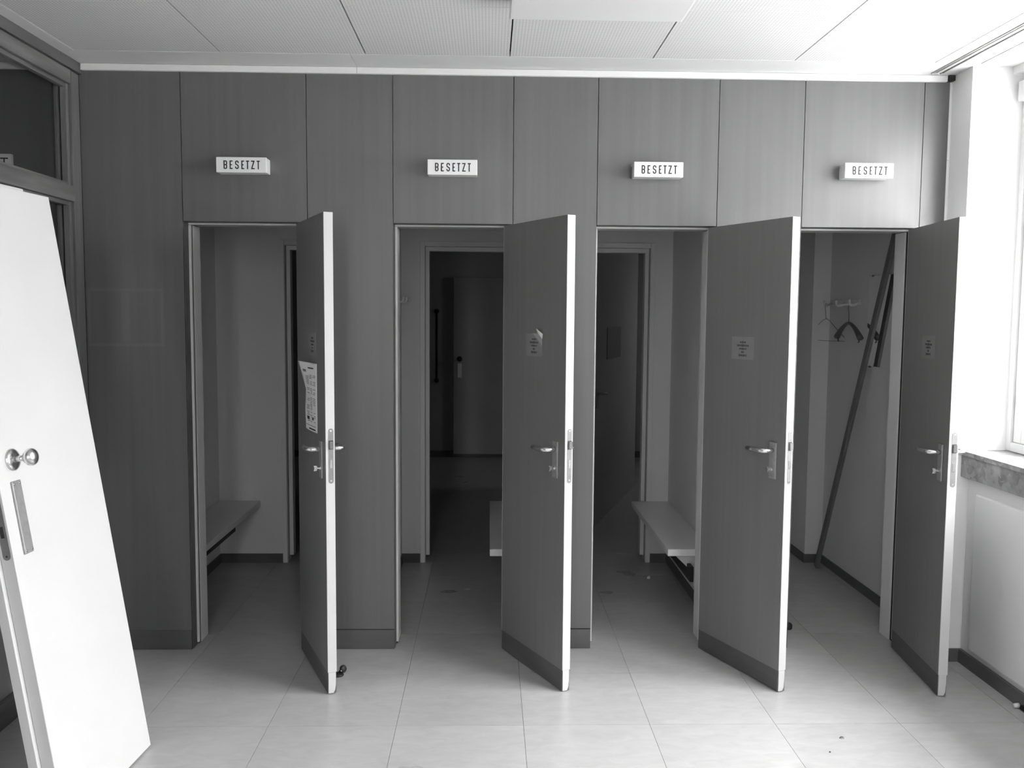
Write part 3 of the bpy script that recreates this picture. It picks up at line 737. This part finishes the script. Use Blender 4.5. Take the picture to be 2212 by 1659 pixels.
# ------------------------------------------------------------------ glazed partition on the left
wl = empty('wall_left', (0, 0, 0)); tag(wl, 'wooden glazed partition with transom on the dark side', 'wall', kind='structure')
PX0, PX1 = XL-0.06, XL
posts = [(-0.076, -0.0005), (-1.78, -1.69), (-3.5, -3.41), (YB+0.001, YB+0.09)]
for a, b in posts: obj('post', BB(0.002, (PX0, PX1, a, b, 0.0, ZC-0.05)), OAKV, wl)
obj('fascia', B((PX0, XL+0.013, YB+0.001, -0.0005, ZC-0.047, ZC-0.0015)), KICK, wl)
for (ya, yb) in zip(posts[1:], posts[:-1]):
    y0, y1 = ya[1]+0.0005, yb[0]-0.0005
    for z0, z1, nm in ((2.581, 2.642, 'top_rail'), (2.071, 2.14, 'transom'), (0.93, 1.0, 'sill_rail'), (0.0, 0.10, 'bottom_rail')):
        obj(nm, BB(0.002, (PX0, PX1+(0.004 if nm == 'transom' else 0), y0, y1, z0, z1)), OAK, wl)
    obj('lower_panel', B((XL-0.04, XL-0.022, y0, y1, 0.1, 0.93)), GREYP, wl)
    for z0, z1 in ((2.14, 2.581), (1.0, 2.071)):
        obj('pane', B((XL-0.046, XL-0.040, y0+0.004, y1-0.004, z0+0.004, z1-0.004)), GLASSP, wl)
        # glazing beads round each pane, room side
        e = 0.0004
        for bb in ((XL-0.0395, XL-0.012, y1-0.024, y1-e, z0+e, z1-e), (XL-0.0395, XL-0.012, y0+e, y0+0.024, z0+e, z1-e)):
            obj('bead', BB(0.002, bb), OAKV, wl)
        for bb in ((XL-0.0395, XL-0.014, y0+0.0245, y1-0.0245, z1-0.018, z1-e), (XL-0.0395, XL-0.014, y0+0.0245, y1-0.0245, z0+e, z0+0.014)):
            obj('bead', BB(0.002, bb), OAK, wl)
        obj('bead_inner', BB(0.001, (XL-0.058, XL-0.0465, y1-0.040, y1-e, z0+e, z1-e)), OAKV, wl)

# ------------------------------------------------------------------ right side: pier, parapet, windows, sill
bm = bmesh.new()
bx(bm, 2.12, 2.45, -0.165, 0.2, 0, ZC-0.0015)
bx(bm, XR, 2.45, YB, -0.165, 0, 0.868)
bx(bm, 2.30, 2.45, YB, -0.165, 0.868, 0.985)
bx(bm, 2.16, 2.45, YB, WY[-1], 0.985, ZC-0.0015)
bx(bm, 2.30, 2.45, WY[-1], -0.165, 2.655, ZC-0.0015)
wrt = obj('wall_right', bm, WALLW); tag(wrt, 'white plastered window wall with pier and low parapet', 'wall', kind='structure')
obj('parapet_panel', BB(0.008, (XR-0.014, XR+0.002, -2.0, -0.243, 0.085, 0.803)), RADP, wrt)
obj('parapet_panel', BB(0.008, (XR-0.014, XR+0.002, -3.9, -2.1, 0.085, 0.803)), RADP, wrt)
wall('baseboard_right', B((XR-0.016, XR-0.0003, YB, -0.1655, 0, 0.062), (2.125, XR-0.016, -0.173, -0.1655, 0, 0.062)), BASEB, 'dark baseboard along the parapet below the window', 'baseboard')
sl = empty('window_sill', (0, 0, 0)); tag(sl, 'mottled stone window sill with deep apron on the parapet', 'window sill', kind='structure')
obj('slab', BB(0.002, (2.142, 2.40, YB+0.001, -0.1655, 0.966, 0.988)), MARBLE, sl)
obj('apron', BB(0.002, (2.150, 2.299, YB+0.001, -0.1655, 0.868, 0.9655)), MARBLE, sl)
for i in range(len(WY)-1):
    y1, y0 = WY[i], WY[i+1]
    w = empty('window_%d' % (i+1), (0, 0, 0)); tag(w, ['white framed window whose sash meets the pier by the doors', 'white framed window second along from the pier', 'white framed window third along from the pier', 'white framed window farthest along from the pier'][i], 'window', 'windows of the parapet wall', 'structure')
    zb, zt = 0.99, 2.654; e = 0.002; x0, x1 = WIN_X, WIN_X+0.055
    for nm, bb in (('frame_stile', (x0, x1, y1-0.035, y1-e, zb, zt)), ('frame_stile', (x0, x1, y0+e, y0+0.035, zb, zt)),
                   ('frame_rail', (x0, x1, y0+0.036, y1-0.036, zb, zb+0.04)), ('frame_rail', (x0, x1, y0+0.036, y1-0.036, zt-0.04, zt))):
        obj(nm, BB(0.003, bb), WHITE, w)
    sx0, sx1 = x0+0.012, x1+0.012
    for nm, bb in (('sash_stile', (sx0, sx1, y1-0.095, y1-0.0365, zb+0.0405, zt-0.0405)), ('sash_stile', (sx0, sx1, y0+0.0365, y0+0.095, zb+0.0405, zt-0.0405)),
                   ('sash_rail', (sx0, sx1, y0+0.0955, y1-0.0955, zb+0.0405, zb+0.105)), ('sash_rail', (sx0, sx1, y0+0.0955, y1-0.0955, zt-0.105, zt-0.0405))):
        obj(nm, BB(0.004, bb), WHITE, w)
    obj('pane', B((x0+0.034, x0+0.038, y0+0.096, y1-0.096, zb+0.1055, zt-0.1055)), GLASS, w)
    obj('hinge', BB(0.002, (x0-0.008, x0-0.0005, y1-0.042, y1-0.030, 1.18, 1.25)), PLAST, w)
    if i == 0:
        obj('blind_bracket', BB(0.002, (x0-0.03, x0-0.0005, y1-0.06, y1-0.012, 2.535, 2.62)), PLAST, w)
# curtain rails in the ceiling
for k, (x, lab) in enumerate(((1.997, 'outer dark curtain track groove in the ceiling'), (2.011, 'middle dark curtain track groove in the ceiling'), (2.038, 'dark curtain track groove closest to the window'))):
    o = empty('curtain_track', (x, 0, ZC-0.001)); tag(o, lab, 'curtain track', 'curtain tracks at the window')
    obj('channel', B((-0.0035, 0.0035, YB+0.05, -0.055 - 0.004*k, -0.004, -0.0002)), DARKST if k == 2 else DULLST, o)
    obj('end_stop', BB(0.001, (-0.008, 0.008, -0.062, -0.050, -0.008, -0.0002)), DULLST, o)

# wall behind the camera
wf = []; xs = -3.4
for fa, fb in FW:
    wf += [(xs, fa, YB-0.1, YB, 0, ZC), (fa, fb, YB-0.1, YB, FZ1, ZC), (fa, fb, YB-0.1, YB, 0, FZ0)]; xs = fb
wf.append((xs, 2.45, YB-0.1, YB, 0, ZC))
wall('wall_front', B(*wf), WALLW, 'white wall behind the viewpoint')
for i, (a, b) in enumerate(FW):  # unseen windows, added to send light onto the doors and into the cubicles
    w = empty('window_%d' % (i+len(WY))); tag(w, ['narrow window behind the viewpoint on the partition side', 'narrow window behind the viewpoint on the parapet side'][i], 'window', 'narrow windows behind the viewpoint', 'structure')
    y0, y1 = YB-0.07, YB-0.02
    for bb in ((a+0.002, a+0.05, y0, y1, FZ0, FZ1), (b-0.05, b-0.002, y0, y1, FZ0, FZ1), (a+0.0505, b-0.0505, y0, y1, FZ0, FZ0+0.06), (a+0.0505, b-0.0505, y0, y1, FZ1-0.06, FZ1)):
        obj('frame_bar', BB(0.004, bb), WHITE, w)
    obj('pane', B((a+0.051, b-0.051, YB-0.047, YB-0.043, FZ0+0.061, FZ1-0.061)), GLASS, w)
gr = obj('ground_outside', B((2.6, 60, -40, 40, -4.2, -4.0), (-40, 2.599, -60, -5.6, -4.2, -4.0)), GROUNDM); tag(gr, 'pale ground outside below the windows', 'ground', kind='structure')

# ceiling light box
lb = empty('ceiling_light', (0.372, -1.19, ZC)); tag(lb, 'unlit white box light fitted to the ceiling tiles', 'ceiling light')
obj('body', BB(0.004, (-0.300, 0.300, -0.305, 0.305, -0.045, -0.0005)), LAMPW, lb)
obj('diffuser', BB(0.004, (-0.306, 0.306, -0.311, 0.311, -0.062, -0.0455)), LAMPW, lb)

# ------------------------------------------------------------------ unhung door leaves leaning on the partition
LA, LL, LH_, LWd = 0.078, 0.158, 2.012, 0.554
P1 = Vector((-1.232, -0.937, 0.0))
uu = Vector((-math.sin(LA), -math.cos(LA), 0)); hp = Vector((-math.cos(LA), math.sin(LA), 0))
vv = hp*math.sin(LL) + Vector((0, 0, math.cos(LL))); nn = uu.cross(vv)
if nn.x < 0: nn = -nn
def lean_root(name, back, ds):
    """local x = along the bottom towards the viewer, local y = away from the room face, local z = up the leaf"""
    o = empty(name)
    c = P1 + uu*ds - nn*back
    # bottom back edge rests on the floor
    c = c + vv*((0.0 - c.z)/vv.z) if back else c
    m = Matrix((uu, -nn, vv)).transposed().to_4x4(); m.translation = c
    o.matrix_world = m
    return o
TH = 0.040
lf = lean_root('door_leaf', 0.0, 0.0)
lift = TH*math.sin(LL)            # keep the lower back corner out of the floor
tag(lf, 'unhung white door leaf with ball knob leaning on the partition', 'door leaf', 'door leaves leaning on the partition')
obj('panel', BB(0.0012, (0, LWd, 0, TH, 0.0065, LH_)), WHITE, lf)
obj('edge_band', BB(0.0008, (LWd, LWd+0.0015, 0.0005, TH-0.0005, 0.0065, LH_)), EDGE, lf)
bm = bmesh.new(); rounded_plate(bm, TH/2-0.001, 0.862, 1.105, 0.024, LWd+0.0014, LWd+0.0028, axis='x')
lk = obj('lock_plate', bm, DARKST, lf)
obj('latch', BB(0.0008, (LWd+0.0028, LWd+0.011, 0.012, 0.027, 1.03, 1.06)), STEEL, lk)
obj('bolt_slot', B((LWd+0.0026, LWd+0.0032, 0.014, 0.025, 0.93, 0.965)), BLACK, lk)
bm = bmesh.new(); lathe(bm, [(0.003, 0), (0.003, 0.001)], Matrix.Translation((LWd+0.0025, TH/2-0.001, 0.874)) @ Matrix.Rotation(R(90), 4, 'Y'), 10)
obj('screw', bm, BLACK, lk)
MK = Matrix.Translation((0.473, 0, 1.152)) @ Matrix.Rotation(R(90), 4, 'X')
bm = bmesh.new(); lathe(bm, [(0.0345, 0.0), (0.0345, 0.003), (0.031, 0.007), (0.022, 0.0105), (0.012, 0.012)], MK, 28); obj('rosette', bm, STEEL, lf, smooth=True)
kb = bmesh.new(); lathe(kb, [(0.0095, 0.010), (0.0095, 0.040)], MK, 18); ko = obj('knob_neck', kb, STEEL, lf, smooth=True)
kb = bmesh.new(); prof = []
for i in range(15):
    t = math.pi*i/14; prof.append((max(0.0006, 0.0275*math.sin(t)*(1.0-0.10*math.cos(t))), 0.058 - 0.020*math.cos(t)))
lathe(kb, prof, MK, 24); obj('ball', kb, STEEL, ko, smooth=True)
pl_ = obj('escutcheon_plate', BB(0.002, (0.462, 0.505, -0.007, 0.0, 0.863, 1.088)), DULLST, lf)
for sx in (0.470, 0.497):
    for zz in (0.873, 1.079):
        bm = bmesh.new(); lathe(bm, [(0.004, 0), (0.004, 0.0008), (0.001, 0.0016)], Matrix.Translation((sx, -0.007, zz)) @ Matrix.Rotation(R(90), 4, 'X'), 10); obj('screw', bm, STEEL, pl_)
# narrower board directly behind it, then leaves hidden further back that reach the partition
def spare(back, ds, w, h, th, label):
    o = lean_root('spare_leaf', back, ds); tag(o, label, 'door leaf', 'door leaves leaning on the partition')
    obj('panel', BB(0.0012, (0, w, 0, th, th*0.16, h)), WHITE, o)
    obj('edge_band', BB(0.0008, (w, w+0.0015, 0.0005, th-0.0005, th*0.16, h)), EDGE, o)
spare(0.0405, 0.078, 0.492, 2.030, 0.030, 'narrow white board standing just behind the leaf with the knob')
for i in range(4):
    spare(0.0711+0.0405*i, 0.03-0.085*i, 0.45, 1.95, 0.040, 'white leaf hidden in the stack behind the leaf with the knob')

# ------------------------------------------------------------------ litter
def crumb(name, loc, size, seed, m, label, cat, flat=0.4, n=9):
    rnd = random.Random(seed); bm = bmesh.new()
    vs = []
    for i in range(n):
        a = 2*math.pi*i/n; r = size*(0.55+0.6*rnd.random())
        vs.append((r*math.cos(a), r*math.sin(a)*0.7))
    lo = [bm.verts.new((x, y, 0.0004)) for x, y in vs]; hi = [bm.verts.new((x*0.7, y*0.7, size*flat*(0.6+0.7*rnd.random()))) for x, y in vs]
    bm.faces.new(list(reversed(lo))); bm.faces.new(hi)
    for i in range(n): bm.faces.new((lo[i], lo[(i+1) % n], hi[(i+1) % n], hi[i]))
    bmesh.ops.recalc_face_normals(bm, faces=list(bm.faces))
    o = obj(name, bm, m, loc=loc); tag(o, label, cat); return o
# broken door stop: base with a stub
ds = empty('door_stop', (-0.652, -0.300, 0.0), R(20)); tag(ds, 'broken black rubber door stop on the floor by the first open door', 'door stop')
bm = bmesh.new(); lathe(bm, [(0.026, 0.0004), (0.026, 0.004), (0.018, 0.010), (0.008, 0.012)], Matrix.Translation((-0.006, 0, 0)), 18); obj('base', bm, BLACK, ds, smooth=True)
bm = bmesh.new(); lathe(bm, [(0.010, 0), (0.016, 0.004), (0.017, 0.012), (0.013, 0.018), (0.005, 0.019)], Matrix.Translation((0.012, 0.006, 0.024)) @ Matrix.Rotation(R(70), 4, 'X') @ Matrix.Rotation(R(30), 4, 'Y'), 16); obj('cap', bm, BLACK, ds, smooth=True)
bm = bmesh.new(); tube(bm, [(0.0, 0, 0.008), (0.008, 0.004, 0.016), (0.012, 0.004, 0.026)], 0.008, 8); obj('neck', bm, BLACK, ds, smooth=True)
bm = bmesh.new(); lathe(bm, [(0.0025, 0), (0.0025, 0.002)], Matrix.Translation((0.006, -0.014, 0.024)) @ Matrix.Rotation(R(80), 4, 'X'), 8); obj('screw', bm, STEEL, ds)
d2 = empty('door_stop', (1.527, 0.262, 0.0)); tag(d2, 'round black door stop on the floor behind the third open door', 'door stop')
bm = bmesh.new(); lathe(bm, [(0.022, 0.0004), (0.024, 0.006), (0.024, 0.022), (0.018, 0.030), (0.006, 0.032)], Matrix(), 18); obj('body', bm, BLACK, d2, smooth=True)
crumb('paper_scrap', (0.973, 1.117, 0), 0.016, 3, PAPER, 'crumpled white scrap on the floor beside the pale bench', 'scrap', 0.8)
crumb('plaster_chip', (-0.118, 0.913, 0), 0.020, 5, PAPER, 'flat pale chip on the floor in the middle of the second cubicle', 'chip', 0.08)
crumb('plaster_chip', (-0.508, 0.846, 0), 0.016, 8, PAPER, 'larger pale flake on the floor by the second door jamb', 'chip', 0.1)
crumb('plaster_chip', (-0.497, 0.645, 0), 0.009, 9, PAPER, 'tiny pale flake on the floor by the second door jamb', 'chip', 0.3)
crumb('dark_chip', (1.339, -0.901, 0), 0.013, 12, DARKST, 'dark bent chip on the pale open floor', 'chip', 0.3)
crumb('dark_crumb', (1.254, -1.010, 0), 0.005, 14, BLACK, 'tiny dark crumb on the pale open floor', 'crumb', 0.5)
cl = empty('cable_plug', (2.160, -0.655, 0.0), R(10)); tag(cl, 'small pale plug lying against the baseboard below the window', 'plug')
bm = bmesh.new(); tube(bm, [(-0.012, 0, 0.011), (0.01, 0, 0.011)], [0.009, 0.010], 10); obj('tip', bm, PLAST, cl, smooth=True)
bm = bmesh.new(); tube(bm, [(0.006, -0.022, 0.012), (0.006, -0.06, 0.012)], [0.011, 0.011], 10); obj('body', bm, BLACK, cl, smooth=True)
for i, (x, y, r, lab) in enumerate(((-0.223, 0.871, 0.05, 'dark round stain on the floor of the second cubicle'), (0.68, 0.851, 0.045, 'dark round stain on the floor of the third cubicle'))):
    rnd = random.Random(i); bm = bmesh.new()
    prism(bm, [(r*(0.75+0.4*rnd.random())*math.cos(2*math.pi*q/14), 0.6*r*(0.75+0.4*rnd.random())*math.sin(2*math.pi*q/14), 0.0) for q in range(14)], (0, 0, 0.0003))
    tag(obj('floor_stain', bm, DIRT, loc=(x, y, 0.0002)), lab, 'stain')
